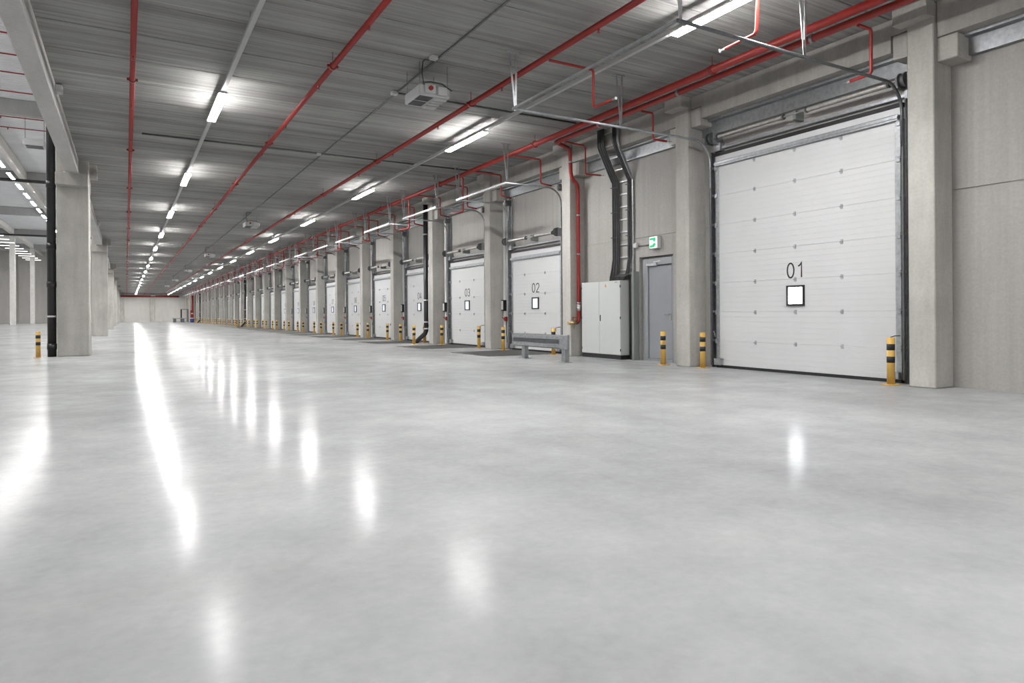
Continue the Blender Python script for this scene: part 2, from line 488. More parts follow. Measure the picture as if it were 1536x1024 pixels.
for i in range(1, 10): copy_tree(xl, (0, 4.37*i, 0), 'lit crosswise lamp in the high hall, %s of ten towards the end wall' % ORD[i+1])
# hall rows out of sight to the west that light it
for X in (-20., -28., -36.):
    for i in range(8): copy_tree(hl, (X+7.38, 5+18*i-y0, 0), 'lit lamp in the high hall rows to the west, out of direct view')

# ------------------------------------------------------------------ sprinkler pipes
def sprinkler(x, z, label, r, dia_ring, yring, head_every, yhead, ymax_heads=75.):
    t = thing('sprinkler_pipe', label, 'pipe', (x, YB+.3, z))
    MB().sweep([(x, YB+.3, z), (x, YE-.4, z)], r, 14).build('pipe', 'red', t)
    y = yring; proto = None
    while y < YE-2:
        if y > 0:
            if proto is None:
                mb = MB().cyl((x, y-.03, z), (x, y+.03, z), r*1.35, 14)
                mb.box(x-r*2.0, x+r*2.0, y-.018, y+.018, z-.02, z+.02)
                mb.box(x-.004, x+.004, y-.004, y+.004, z+r, ZC-.003)
                proto = mb.build('pipe_clamp', 'darkred', t); yp = y
            else:
                c = proto.copy(); COL.objects.link(c); c.parent = t; c.location = (0, y-yp, 0)
        y += 5.66
    y = yhead; proto = None
    while y < ymax_heads:
        if y > 2:
            if proto is None:
                mb = MB().cyl((x, y, z-r*.5), (x, y, z-r-.03), .02, 8).cyl((x, y, z-r-.03), (x, y, z-r-.055), .008, 6).cyl((x, y, z-r-.055), (x, y, z-r-.06), .026, 8)
                proto = mb.build('sprinkler_head', 'darkred', t); yp = y
            else:
                c = proto.copy(); COL.objects.link(c); c.parent = t; c.location = (0, y-yp, 0)
        y += head_every
    return t
sprinkler(.12, 5.2, 'red sprinkler pipe under the ceiling, leftmost of the long red pipes', .042, 0, 13.3-5.66*2, 2.83, 14.8-2.83*4)
sprinkler(2.98, 5.2, 'red sprinkler pipe under the ceiling, between the two light rails', .045, 0, 11.0-5.66, 2.83, 9.1-2.83*2)
p3 = sprinkler(5.86, 5.2, 'red sprinkler pipe under the ceiling, between the unit heaters and the right light rail', .048, 0, 6.0, 2.83, 7.6)
def head_tip(mb, p, d):
    p = Vector(p); d = Vector(d).normalized()
    mb.cyl(p, p+d*.05, .016, 8).cyl(p+d*.05, p+d*.09, .008, 6).cyl(p+d*.09, p+d*.097, .026, 8)
def branch(parent, pts, r=.022, tip=(1, 0, 0), name='branch_pipe'):
    b = MB().sweep(pts, r, 10).build(name, 'red', parent)
    mb = MB(); head_tip(mb, pts[-1], tip); mb.build('sprinkler_head', 'brightgalv', b)
    for q in pts[1:-1]:
        pass
    return b
branch(p3, [(5.9, 8.93, 5.15), (6.75, 8.93, 5.15), (6.77, 8.93, 5.12), (6.77, 8.93, 4.55), (6.78, 8.9, 4.52), (6.78, 8.45, 4.52)], .022, (0, -1, 0))
# main at the dock side
p4 = sprinkler(8.62, 5.2, 'thick red sprinkler main running the whole length beside the dock doors', .062, 0, 2.4, 999, 999)
bays = [(CY[i]+CW, CY[i+1]) for i in range(2, len(CY)-1)]   # dock bays 02, 03, ...
for i, (a, b) in enumerate(bays):
    if a > 118: break
    y1, y2, y3 = a+.35, a+2.55, a+3.45
    bp = branch(p4, [(8.62, y1, 5.13), (9.38, y1, 5.12), (9.41, y1, 5.09), (9.41, y1, 4.54), (9.43, y1, 4.5), (9.75, y1, 4.46)])
    branch(p4, [(8.62, y2, 5.13), (9.42, y2, 5.12), (9.45, y2, 5.09), (9.45, y2, 4.56), (9.47, y2, 4.52), (9.8, y2, 4.48)])
    branch(p4, [(8.62, y3, 5.16), (8.66, y3, 5.10), (8.66, y3, 4.16), (8.64, y3+.02, 4.12), (8.5, y3+.45, 4.12)], .028, (-.3, 1, 0))
# second pipe that turns down as the standpipe
st = thing('standpipe', 'red fire standpipe running beside the main and down the third column to a brass valve', 'pipe', (8.95, YB+.3, 5.2))
MB().sweep([(8.95, YB+.3, 5.2), (8.95, 13.20, 5.2), (8.97, 13.30, 5.2), (9.05, 13.34, 5.2)], .055, 14).build('pipe', 'red', st)
MB().sweep([(9.02, 13.34, 5.2), (9.50, 13.6, 5.2), (9.62, 13.7, 5.18), (9.70, 13.78, 5.08), (9.73, 13.80, 4.65), (9.76, 13.80, 4.53), (9.84, 13.82, 4.45), (9.93, 13.86, 4.42), (10.01, 13.90, 4.36), (10.04, 13.92, 4.25),
            (10.04, 13.92, .98), (10.02, 13.92, .89), (9.96, 13.92, .85)], .046, 14).build('riser', 'red', st)
for q in ((9.715, 4.9, 13.79), (10.04, 3.6, 13.92), (10.04, 2.6, 13.92), (10.04, 1.35, 13.92)):
    MB().cyl((q[0], q[2], q[1]-.02), (q[0], q[2], q[1]+.02), .056, 14).build('pipe_clamp', 'galv', st)
MB().cyl((10.04, 13.92, 1.16), (10.04, 13.92, 1.31), .0475, 14).build('pipe_sleeve', 'white', st)
v = MB().sweep([(9.97, 13.92, .855), (9.90, 13.92, .85), (9.89, 13.92, .85), (9.82, 13.92, .85), (9.81, 13.92, .85), (9.70, 13.92, .84)], .04, 12, True, [.04, .04, .055, .055, .045, .052]).cyl((9.90, 13.92, .88), (9.90, 13.92, .98), .02, 8)
v.sweep([(9.80, 13.89, .82), (9.82, 13.89, .74), (9.85, 13.89, .69), (9.89, 13.89, .74), (9.90, 13.89, .82)], .007, 6)
vv = v.build('valve', 'brass', st)
mb = MB()
ring = [(9.90+.055*math.cos(a), 13.92+.055*math.sin(a), .99) for a in [2*math.pi*j/14 for j in range(15)]]
mb.sweep(ring, .010, 6, False).bar((9.85, 13.92, .99), (9.95, 13.92, .99), .014, .012)
mb.build('handwheel', 'red', vv)
for i, yq in enumerate((6.4, 9.2, 11.6)):
    MB().cyl((8.95, yq-.025, 5.2), (8.95, yq+.025, 5.2), .066, 14).box(8.94, 8.96, yq-.01, yq+.01, 5.25, ZC-.003).build('pipe_hanger', 'galv', st)
branch(st, [(9.0, 5.70, 5.15), (9.28, 5.70, 5.15), (9.30, 5.70, 5.12), (9.30, 5.70, 4.55), (9.30, 5.73, 4.51), (9.30, 6.02, 4.50)], .024, (0, 1, 0))
branch(st, [(9.0, 10.29, 5.15), (9.28, 10.29, 5.15), (9.30, 10.29, 5.12), (9.30, 10.29, 4.66), (9.32, 10.28, 4.62), (9.55, 10.15, 4.58)], .022, (1, -.4, 0))
branch(p3, [(5.86, 5.85, 5.19), (7.06, 5.85, 5.19), (7.10, 5.86, 5.16), (7.12, 5.90, 4.76), (7.12, 5.93, 4.72), (7.12, 6.42, 4.70)], .022, (0, 1, 0))
branch(st, [(9.0, 13.0, 5.15), (9.55, 13.0, 5.12), (9.60, 13.0, 5.08), (9.60, 13.0, 4.47), (9.62, 12.98, 4.44), (9.95, 12.85, 4.42)], .02, (1, -.3, 0))

# ------------------------------------------------------------------ ceiling conduits and unit heaters
def conduit(name, label, pts, r=.018, boxes=()):
    t = thing(name, label, 'conduit', pts[0], 'ceiling conduits')
    MB().sweep(pts, r, 8).build('tube', 'darksteel', t)
    for (x, y) in boxes:
        MB().box(x-.06, x+.06, y-.06, y+.06, ZC-.07, ZC-.004, .008).build('junction_box', 'white', t)
conduit('cable_conduit', 'dark conduit along the ceiling past the unit heaters', [(4.60, YB+.5, ZC-.02), (4.60, YE-15, ZC-.02)], .016, [(4.50, 10.34), (4.55, 12.37), (4.50, 18.05)])
conduit('cable_conduit', 'dark crosswise conduit behind the nearest unit heater', [(4.6, 12.40, ZC-.02), (8.9, 12.40, ZC-.02)], .02)
conduit('cable_conduit', 'dark crosswise conduit on the ceiling, farther of the two', [(.35, 18.05, ZC-.02), (9.8, 18.05, ZC-.02)], .02)

def heater(y, label):
    x0, x1, y0, y1, z0, z1 = 4.36, 4.94, y-.36, y+.33, 4.86, 5.05
    t = thing('unit_heater', label, 'heater', ((x0+x1)/2, y, z0), 'ceiling unit heaters')
    MB().box(x0, x1, y0, y1, z0, z1, .02).build('casing', 'heater', t)
    mb = MB()
    for q in range(2):
        ya = y0+.05+q*.31
        for s_ in range(5): mb.box(x0+.03, x0+.28, ya+s_*.054, ya+s_*.054+.043, z0-.006, z0+.004)
    mb.build('grille', 'louver', t)
    mb = MB()
    for q in range(3): mb.box(x0+.33, x1-.03, y0+.08+q*.14, y0+.16+q*.14, z0-.025, z0+.004, .01)
    mb.box(x0+.32, x1-.02, y1-.19, y1-.02, z0-.02, z0+.004, .008)
    mb.build('air_vane', 'white', t)
    MB().box(x0+.10, x0+.29, y0-.05, y0+.004, z0+.04, z0+.19, .008).build('switch_box', 'white', t)
    MB().cyl((x0+.19, y0-.05, z0+.115), (x0+.19, y0-.085, z0+.115), .04, 14).build('switch_knob', 'red', t)
    MB().box(x0+.33, x0+.50, y0-.06, y0+.004, z0+.03, z0+.17, .01).build('fan_box', 'white', t)
    MB().sweep([(x0+.05, y0-.02, z1+.01), (x0+.2, y0-.05, z1+.035), (x0+.4, y0-.05, z1+.03), (x0+.6, y0-.02, z0+.14)], .012, 6).build('cable', 'cable', t)
    for (px, py) in ((x0+.03, y0+.05), (x1-.03, y0+.05), (x0+.03, y1-.05), (x1-.03, y1-.05)): MB().cyl((px, py, z1-.01), (px, py, ZC-.003), .004, 6).build('hanging_rod', 'darksteel', t)
    MB().sweep([(x0+.08, y0-.02, z1-.02), (x0+.03, y0-.05, z1+.15), (x0+.02, y0-.12, ZC-.06), (x0+.06, y0-.12, ZC-.02), (4.60, y0-.12, ZC-.02)], .010, 6).build('supply_cable', 'cable', t)
    return t
h0 = heater(11.0, 'white ceiling unit heater with red switch, nearest to the camera')
for i, y in enumerate((30.2, 46.6, 63.5, 80.5, 97.)):
    copy_tree(h0, (0, y-11.0, 0), 'white ceiling unit heater with red switch, %s nearest to the camera' % ORD[i+2])

# ------------------------------------------------------------------ sectional doors
PANEL = .5755
def door_profile(h0_, ztop, x):
    # profile (x, z) of the door face with fine horizontal beads and a groove at every section joint
    pts = []; z = h0_; first = True
    while z < ztop-1e-4:
        zt = min(z+PANEL, ztop)
        n = 6; step = PANEL/n; q = z
        pts += [(x+.006, z), (x+.0005, z+.004)]
        zz = z+step
        while zz < zt-.02:
            pts += [(x, zz-.004), (x+.0022, zz), (x, zz+.004)]; zz += step
        pts += [(x+.0005, zt-.004)]
        z = zt
    pts.append((x+.006, ztop))
    return pts
def door_panel(y0, y1, ztop, name, parent, zb=-.056):
    mb = MB(); bm = mb.bm
    pr = door_profile(zb+.056-.05, ztop, XD)
    pr = [(a, max(z, .05)) for a, z in pr]
    poly = pr+[(XD+.045, ztop), (XD+.045, .05)]
    mb.prism(poly, 'y', y0, y1)
    return mb.build(name, 'door', parent)
def hinge_mesh(y, z, parent):
    mb = MB().box(XD-.012, XD+.002, y-.022, y+.022, z-.038, z+.038, .004).cyl((XD-.016, y-.026, z), (XD-.016, y+.026, z), .010, 8)
    return mb.build('hinge', 'galv', parent)
def roller_bracket(y, z, s_, parent):
    mb = MB().box(XD-.035, XD+.002, y-.03, y+.03, z-.04, z+.05, .005).cyl((XD-.03, y, z+.02), (XD-.03, y+s_*.10, z+.02), .009, 8)
    mb.cyl((XD-.03, y+s_*.07, z+.02), (XD-.03, y+s_*.095, z+.02), .028, 10)
    return mb.build('roller_bracket', 'galv', parent)
JOINTS = [.52, 1.09, 1.665, 2.24, 2.82, 3.40]
def make_door(y0, y1, ztop, num, label, hinge_cols, hz, seal, detail=True, win=None):
    yc = (y0+y1)/2
    t = thing('dock_door', label, 'door', (XD, yc, 0), 'sectional dock doors' if seal < 4 else None)
    door_panel(y0, y1, ztop, 'door_panel', t, -.056)
    wy, wz0, wz1, ww = win
    fr = MB()
    fr.box(XD-.03, XD+.01, wy-ww/2-.035, wy-ww/2, wz0-.035, wz1+.035).box(XD-.03, XD+.01, wy+ww/2, wy+ww/2+.035, wz0-.035, wz1+.035)
    fr.box(XD-.03, XD+.01, wy-ww/2, wy+ww/2, wz0-.035, wz0).box(XD-.03, XD+.01, wy-ww/2, wy+ww/2, wz1, wz1+.035)
    f = fr.build('window_frame', 'black', t)
    MB().box(XD-.012, XD+.006, wy-ww/2, wy+ww/2, wz0, wz1).build('window_pane', 'daylight' if seal > 4 else 'softday', f)
    MB().box(XD-.012, XD+.05, y0, y1, .0, .052).build('bottom_seal', 'black', t)
    MB().box(XD-.05, XD+.03, y0+.01, y1-.01, ztop-.045, ztop+.055, .01).box(XD-.07, XD-.04, y0+.01, y1-.01, ztop-.01, ztop+.02).build('stiffener_rail', 'galv', t)
    MB().box(XD+.0, XD+.045, y0, y1, ztop+.05, seal-.02).build('top_section', 'door', t)
    MB().box(XD-.015, XD+.08, y0-.03, y1+.03, seal-.025, seal+.04).build('top_seal', 'black', t)
    for (ya, yb) in ((y0, y0+.085), (y1-.085, y1)):
        MB().box(XD-.006, XD+.001, ya, yb, .055, ztop-.05).build('end_cap', 'galv', t)
    if detail:
        for yq in hinge_cols:
            for zq in hz: hinge_mesh(yq, zq, t)
        for zq in hz:
            roller_bracket(y0+.02, zq, -1, t); roller_bracket(y1-.02, zq, 1, t)
        for (yq, s_) in ((y0+.0, 1), (y1-.0, -1)):
            MB().sweep([(XD-.05, yq, .72), (XD-.12, yq+s_*.03, .72), (XD-.15, yq+s_*.08, .70), (XD-.15, yq+s_*.10, .66)], .010, 6).cyl((XD-.15, yq+s_*.10, .67), (XD-.15, yq+s_*.10, .61), .02, 8).build('pull_handle', 'darksteel', t)
            MB().box(XD-.08, XD+.0, yq+s_*.01, yq+s_*.17, .06, .17, .01).build('bottom_bracket', 'galv', t)
    return t
d1 = make_door(5.80, 9.47, 4.03, '01', 'large white sectional door marked 01 with a bright square window', (8.52, 7.655, 6.77), JOINTS+[3.95], 4.22, True, (7.645, 1.235, 1.525, .285))
text_mesh('door_number', '01', 'number', d1, (XD-.001, 7.83, 1.685), .28, .355)

def bollard(x, y, label):
    t = thing('bollard', label, 'bollard', (x, y, 0), 'yellow and black bollards')
    MB().cyl((x, y, 0), (x, y, .70), .055, 20).build('post', 'yellow', t)
    for z in (.515, .33): MB().cyl((x, y, z), (x, y, z+.092), .0562, 20).build('stripe', 'black', t)
    MB().box(x-.10, x+.10, y-.10, y+.10, 0, .012, .004).build('base_plate', 'yellow', t)
    return t
bo = bollard(9.84, 5.76, 'yellow and black bollard at the right side of door 01')
def place_bollard(x, y, label): return copy_tree(bo, (x-9.84, y-5.76, 0), label)
place_bollard(9.83, 9.49, 'yellow and black bollard at the left side of door 01, before the column')
place_bollard(9.75, 10.52, 'yellow and black bollard in front of the grey personnel door')
place_bollard(-2.06, 22.0, 'yellow and black bollard left of the black downpipe and wide column')

def c_track(mb, pts, w=.055, h=.03):
    for a, b in zip(pts, pts[1:]): mb.bar(a, b, w, h)
def arc(cx, cz, r, a0, a1, y, n=8):
    return [(cx+r*math.cos(math.radians(a0+(a1-a0)*i/n)), y, cz+r*math.sin(math.radians(a0+(a1-a0)*i/n))) for i in range(n+1)]
def track_set(y0, y1, zt, xe, zv, label, hang, dark=False, gap=.10):
    t = thing('door_track_set', label, 'door track', (XD, (y0+y1)/2, 0), 'overhead door tracks')
    m1 = 'darksteel' if dark else 'galv'
    for y, s_ in ((y0-gap, -1), (y1+gap, 1)):
        mb = MB().box(XD-.03, XD+.05, y-.012+s_*.03, y+.012+s_*.03, .0, zv, .003)
        mb.box(XD-.095, XD-.045, y-.022, y+.008, .05, zt-.5, .004)
        mb.box(XD+.05, XW-.004, y-.04, y+.04, .0, zv, .003)
        mb.build('vertical_track', 'darksteel' if dark else 'flash', t)
        r = .42
        pts = arc(XD-.08-r, zt-r, r, 0, 90, y)
        mb = MB().sweep([(XD-.08, y, zt-r-.5)]+pts+[(xe, y, zt)], .024, 8)
        mb.build('horizontal_track', m1 if y < (y0+y1)/2 or not dark else 'galv', t)
        mb = MB().box(XD-.16, XW, y-.02, y+.06, zt-.05, zt+.12, .004).cyl((XD-.08, y-.05, zt+.02), (XD-.08, y+.06, zt+.02), .055, 12)
        mb.build('track_bracket', 'darksteel', t)
        for hx in hang:
            mb = MB().bar((hx, y, zt-.03), (hx+.02, y, ZC-.01), .035, .006).bar((hx-.005, y, zt-.03), (hx-.11, y, ZC-.01), .035, .006)
            mb.box(hx-.16, hx+.07, y-.03, y+.03, ZC-.02, ZC-.003)
            mb.build('hanger', 'galv' if not (s_ < 0 and dark) else 'brightgalv', t)
    (MB().box(xe-.014, xe+.014, y0-gap, y1+gap, zt-.02, zt+.015, .003) if dark else MB().box(xe-.022, xe+.022, y0-gap, y1+gap, zt-.03, zt+.025, .004)).build('crossbar', 'brightgalv' if not dark else 'flash', t)
    return t
track_set(5.80, 9.47, 4.49, 5.56, 4.30, 'overhead track frame of door 01 with tall hangers', (5.62, 7.86), True, .07)
def spring_shaft(y0, y1, z, label, x=10.02, dark=False):
    t = thing('spring_shaft', label, 'door spring', (x, (y0+y1)/2, z), 'door spring shafts')
    yc = (y0+y1)/2
    MB().cyl((x, y0-.1, z), (x, y1+.1, z), .014, 10).build('shaft', 'galv', t)
    for a, b in ((y0+.18, yc-.28), (yc+.22, y1-.15)):
        mb = MB(); n = int((b-a)/.024); rs = []; pts = []
        for q in range(n*2+1):
            pts.append((x, a+(b-a)*q/(n*2), z)); rs.append(.043 if q % 2 else .036)
        mb.sweep(pts, .04, 12, True, rs); mb.build('spring', 'springwhite', t)
        MB().cyl((x, a-.03, z), (x, a, z), .05, 12).cyl((x, b, z), (x, b+.03, z), .05, 12).build('spring_cone', 'darksteel', t)
    for y in (y0-.06, y1+.04):
        MB().cyl((x, y-.035, z), (x, y+.035, z), .095, 18).cyl((x, y-.05, z), (x, y-.035, z), .115, 18).cyl((x, y+.035, z), (x, y+.05, z), .115, 18).build('cable_drum', 'darksteel', t)
        MB().box(x-.02, XW, y-.075, y-.06, z-.12, z+.1).box(x+.12, XW, y-.12, y+.06, z-.24, z-.08).build('end_bracket', 'galv', t)
    MB().box(x+.02, XW, yc-.03, yc+.03, z-.1, z+.06, .005).build('centre_bracket', 'trunkgrey', t)
    MB().box(XD+.02, XW, y0-.1, y1+.1, z-.20, z-.15, .004).build('mounting_angle', 'galv', t)
    return t
spring_shaft(5.72, 9.40, 4.53, 'dark twin spring shaft above door 01', 10.05)

# dock bay 02 built once, then repeated
a2, b2 = bays[0]
DY0, DY1 = 14.92, 17.62
dd = make_door(DY0, DY1, 2.74, '02', '', (16.85, 15.75), [.52, 1.09, 1.665, 2.24], 2.955, True, (16.25, 1.255, 1.525, .285))
tr = track_set(DY0, DY1, 4.44, 8.42, 4.75, '', (8.47,))
sp = spring_shaft(DY0, DY1, 3.28, '')
lev = thing('dock_leveler', '', 'dock leveler', (9.1, 16.2, 0), 'dock leveler plates')
MB().box(8.05, XD-.02, 15.12, 17.3, 0, .006).build('plate', 'leveler', lev)
MB().box(8.02, 8.05, 15.09, 17.33, 0, .008).box(8.05, XD-.02, 15.09, 15.12, 0, .008).box(8.05, XD-.02, 17.3, 17.33, 0, .008).build('frame', 'darksteel', lev)
cb = thing('control_box', '', 'control box', (10.2, 18.1, 1.2), 'door control boxes')
MB().box(10.12, 10.23, 18.00, 18.16, 1.18, 1.52, .008).build('casing', 'black', cb)
MB().box(10.11, 10.122, 18.02, 18.14, 1.22, 1.49, .004).build('front_plate', 'white', cb)
MB().box(10.20, XW-.005, 18.02, 18.14, .02, 4.55).build('cable_duct', 'white', cb)
es = thing('red_isolator', '', 'switch', (10.2, 18.0, .85), 'red isolator switches')
MB().box(10.15, XW, 17.93, 18.03, .86, 1.0, .01).build('switch_box', 'red', es)
MB().bar((10.13, 17.96, .92), (10.10, 18.05, .98), .03, .02).build('lever', 'red', es)
MB().sweep([(10.2, 17.98, .87), (10.2, 17.99, .6), (10.22, 17.96, .2)], .010, 6).build('cable', 'cable', es)
mid0 = (a2+b2)/2
NSEE = 18
for i, (a, b) in enumerate(bays):
    dy = (a+b)/2-mid0; num = '%02d' % (i+2)
    seen = a < 100
    who = 'dock door %s' % num if i < 8 else 'the %s dock door after door 01' % ORD[i+1]
    name = 'dock door %s' % num
    if seen:
        skip = () if i < 6 else ('hinge', 'roller_bracket', 'pull_handle', 'bottom_bracket')
        lab = 'white sectional dock door marked %s' % num if i < 8 else 'white sectional dock door seen as a strip between columns, %s from door 01' % ORD[i+1]
        if i == 0: d = dd; d['label'] = lab
        else: d = copy_tree(dd, (0, dy, 0), lab, skip+('door_number',))
        if i < 12:
            w_ = .40
            text_mesh('door_number', num, 'number', d, (XD-.001, 16.25+dy+w_/2, 1.695), .275, w_)
    if a < 125:
        lab = 'galvanised overhead track frame of %s' % who
        if i == 0: tr['label'] = lab
        else: copy_tree(tr, (0, dy, 0), lab, () if i < 14 else ('track_bracket',))
        lab = 'grey twin spring shaft above %s' % who
        if i == 0: sp['label'] = lab
        else: copy_tree(sp, (0, dy, 0), lab, () if i < 10 else ('spring_cone', 'centre_bracket'))
    if a < 75:
        lab = 'dark steel dock leveler plate in the floor before dock door %s' % num
        if i == 0: lev['label'] = lab
        else: copy_tree(lev, (0, dy, 0), lab)
    if i < 8:
        lab = 'black control box with white plate beside dock door %s' % num
        if i == 0: cb['label'] = lab
        else: copy_tree(cb, (0, dy, 0), lab)
        lab = 'red isolator switch below the control box of dock door %s' % num
        if i == 0: es['label'] = lab
        else: copy_tree(es, (0, dy, 0), lab)
    if a < 128:
        place_bollard(9.83, a+.43, 'yellow and black bollard at the near jamb of %s' % who)
        place_bollard(9.83, b-.80, 'yellow and black bollard at the far jamb of %s' % who)

# ------------------------------------------------------------------ downpipes
def downpipe(y, label, extra=True):
    x = 9.80
    t = thing('downpipe', label, 'pipe', (x, y, 0), 'black downpipes at the dock columns')
    MB().sweep([(x, y, ZC-.003), (x, y, .62), (x, y, .48), (x-.03, y+.05, .36), (x-.25, y+.25, .10), (x-.29, y+.29, 0)], .085, 16).build('pipe', 'blackpipe', t)
    for z in (4.1, 1.62, .80, .55): MB().cyl((x, y, z-.025), (x, y, z+.025), .095, 16).build('pipe_clamp', 'brightgalv', t)
    return t
dp = downpipe(23.40, 'black downpipe with bright clamps beside dock door 04')
c1 = copy_tree(dp, (0, 67.55-23.40, 0), 'black downpipe with bright clamps midway along the dock wall')
c2 = copy_tree(dp, (0, 112.4-23.40, 0), 'black downpipe with bright clamps near the far end of the dock wall')
place_bollard(9.05, 22.75, 'yellow and black bollard standing alone before the black downpipe of dock door 04')
place_bollard(9.05, 67.5, 'yellow and black bollard standing alone before the middle black downpipe')
lp = thing('downpipe', 'thick black downpipe on the left side of the nearest wide column', 'pipe', (-1.765, 22.2, 0))
MB().sweep([(-1.765, 22.2, 0), (-1.765, 22.2, 12.6)], .105, 20).build('pipe', 'blackpipe', lp)
for z in (.2, 1.9, 2.95, 4.65): MB().cyl((-1.765, 22.2, z), (-1.765, 22.2, z+.16), .118, 20).build('pipe_socket', 'blackpipe', lp)
MB().cyl((-1.765, 22.2, 1.08), (-1.765, 22.2, 1.13), .112, 20).build('pipe_clamp', 'brightgalv', lp)

# ------------------------------------------------------------------ personnel door, exit sign
d = bpy.data.objects.new('door_1', None); COL.objects.link(d); d.location = (XW, (PD0+PD1)/2, 0); OFF[d.name] = Vector(d.location)
d['kind'] = 'structure'; d['label'] = 'grey steel personnel door left of door 01 under the exit sign'
xl_ = XW+.05
MB().box(xl_, XW+.14, PD0, 10.88, 0, 2.33, .006).box(xl_, XW+.14, 11.66, 11.84, 0, 2.33, .006).box(xl_, XW+.14, 10.88, 11.66, 2.17, 2.33, .006).box(xl_, XW+.14, 10.88, 11.66, 0, .05).build('door_frame', 'greyframe', d)
MB().box(xl_+.012, XW+.12, 10.89, 11.63, .055, 2.15, .006).build('door_leaf', 'greydoor', d)
MB().box(xl_-.05, xl_+.002, 11.32, 11.66, 2.15, 2.215, .006).bar((xl_-.06, 11.40, 2.235), (xl_-.10, 11.13, 2.245), .02, .018).build('door_closer', 'brightgalv', d)
MB().box(xl_+.0, xl_+.014, 10.925, 10.965, .93, 1.08, .004).sweep([(xl_, 10.945, 1.05), (xl_-.05, 10.945, 1.05), (xl_-.055, 10.99, 1.05), (xl_-.055, 11.06, 1.05)], .010, 8).build('door_handle', 'brightgalv', d)
for o in d.children: OFF[o.name] = OFF[d.name]

sg = thing('exit_sign', 'small lit white and green emergency exit sign above the grey door', 'sign', (10.2, 11.29, 2.52))
MB().box(10.19, XW, 11.15, 11.43, 2.52, 2.80, .012).build('sign_body', 'white', sg)
MB().box(10.183, 10.192, 11.165, 11.415, 2.535, 2.785, .006).build('sign_face', 'signwhite', sg)
mb = MB()
def green(poly):  # (right, up) from the lower left corner of the face seen by the viewer
    mb.prism([(11.415-u, 2.535+w) for u, w in poly], 'x', 10.178, 10.184)
green([(.02, .225), (.205, .232), (.205, .165), (.165, .130), (.125, .182), (.02, .182)])
green([(.02, .018), (.02, .062), (.10, .068), (.155, .115), (.205, .105), (.205, .06), (.16, .022)])
mb.build('pictogram', 'green', sg)
js = thing('junction_box', 'small white junction box on the wall beside the cable ladder', 'junction box', (10.27, 11.96, 2.6))
MB().box(10.22, XW, 11.90, 12.01, 2.60, 2.71, .008).build('box', 'white', js)
MB().sweep([(10.27, 11.92, 2.64), (10.28, 11.7, 2.63), (10.28, 11.44, 2.65)], .010, 6).build('cable', 'darksteel', js)

# ------------------------------------------------------------------ electrical cabinet and cable ladder
cx0, cx1, cy0, cy1, cz = 10.0, XW-.005, 12.22, 13.74, 1.86
ec = thing('electrical_cabinet', 'light grey two-door electrical cabinet left of the grey door', 'cabinet', ((cx0+cx1)/2, (cy0+cy1)/2, 0))
MB().box(cx0+.02, cx1, cy0, cy1, .10, cz, .008).build('body', 'cabinet', ec)
MB().box(cx0+.01, cx1, cy0+.005, cy1-.005, 0, .10).build('plinth', 'black', ec)
ym = 13.02
for (a, b, s_) in ((cy0+.003, ym-.003, -1), (ym+.003, cy1-.003, 1)):
    dr = MB().box(cx0, cx0+.02, a, b, .105, cz-.003, .004).build('door', 'cabinet', ec)
    for z in (.22, .98, 1.72):
        yq = a if s_ < 0 else b
        MB().box(cx0-.006, cx0+.012, yq-.012, yq+.012, z-.03, z+.03, .004).build('hinge', 'black', dr)
    if s_ < 0:
        MB().box(cx0-.012, cx0+.002, b-.055, b-.025, .90, 1.05, .004).build('handle', 'black', dr)
        MB().prism([(12.80-.07, 1.72), (12.80+.0, 1.72), (12.765, 1.80)], 'x', cx0-.003, cx0+.001).build('warning_sign', 'orange', dr)
        MB().box(cx0-.002, cx0+.001, 12.32, 12.42, 1.815, 1.825).build('name_plate', 'black', dr)
cd = thing('cable_duct', 'grey vertical cable duct between the cabinet and the grey door', 'cable duct', (10.2, 12.0, 0))
MB().box(10.14, XW-.004, 11.90, 11.985, 0, 2.05, .005).build('duct_cover', 'trunkgrey', cd)
mb = MB()
for q in range(5): mb.sweep([(10.24, 12.02+q*.035, .0), (10.24, 12.02+q*.035, 1.86), (10.22, 12.06+q*.03, 2.02)], .017, 6)
mb.build('cable', 'cable', cd)

lad = thing('cable_ladder', 'steel cable ladder rising from the cabinet with thick black cable bundles', 'cable ladder', (10.2, 12.42, 2.0))
path = [(10.26, 2.02), (10.26, 4.22), (10.20, 4.32), (9.86, 4.95), (9.82, 5.05), (9.82, ZC)]
def rail(y, w, h, off=0.):
    mb = MB()
    for (p, q) in zip(path, path[1:]): mb.bar((p[0]+off, y, p[1]), (q[0]+off, y, q[1]), w, h)
    return mb
for y in (12.06, 12.78): rail(y, .03, .06).build('side_rail', 'galv', lad)
mb = MB()
def along(s_):
    L = [math.dist(p, q) for p, q in zip(path, path[1:])]
    for (p, q), l in zip(zip(path, path[1:]), L):
        if s_ <= l: return (p[0]+(q[0]-p[0])*s_/l, p[1]+(q[1]-p[1])*s_/l)
        s_ -= l
    return path[-1]
tot = sum(math.dist(p, q) for p, q in zip(path, path[1:])); s_ = .1
while s_ < tot:
    x, z = along(s_); MB().box(x-.012, x+.012, 12.06, 12.78, z-.015, z+.015).build('rung', 'brightgalv', lad); s_ += .3
mb.bm.free()
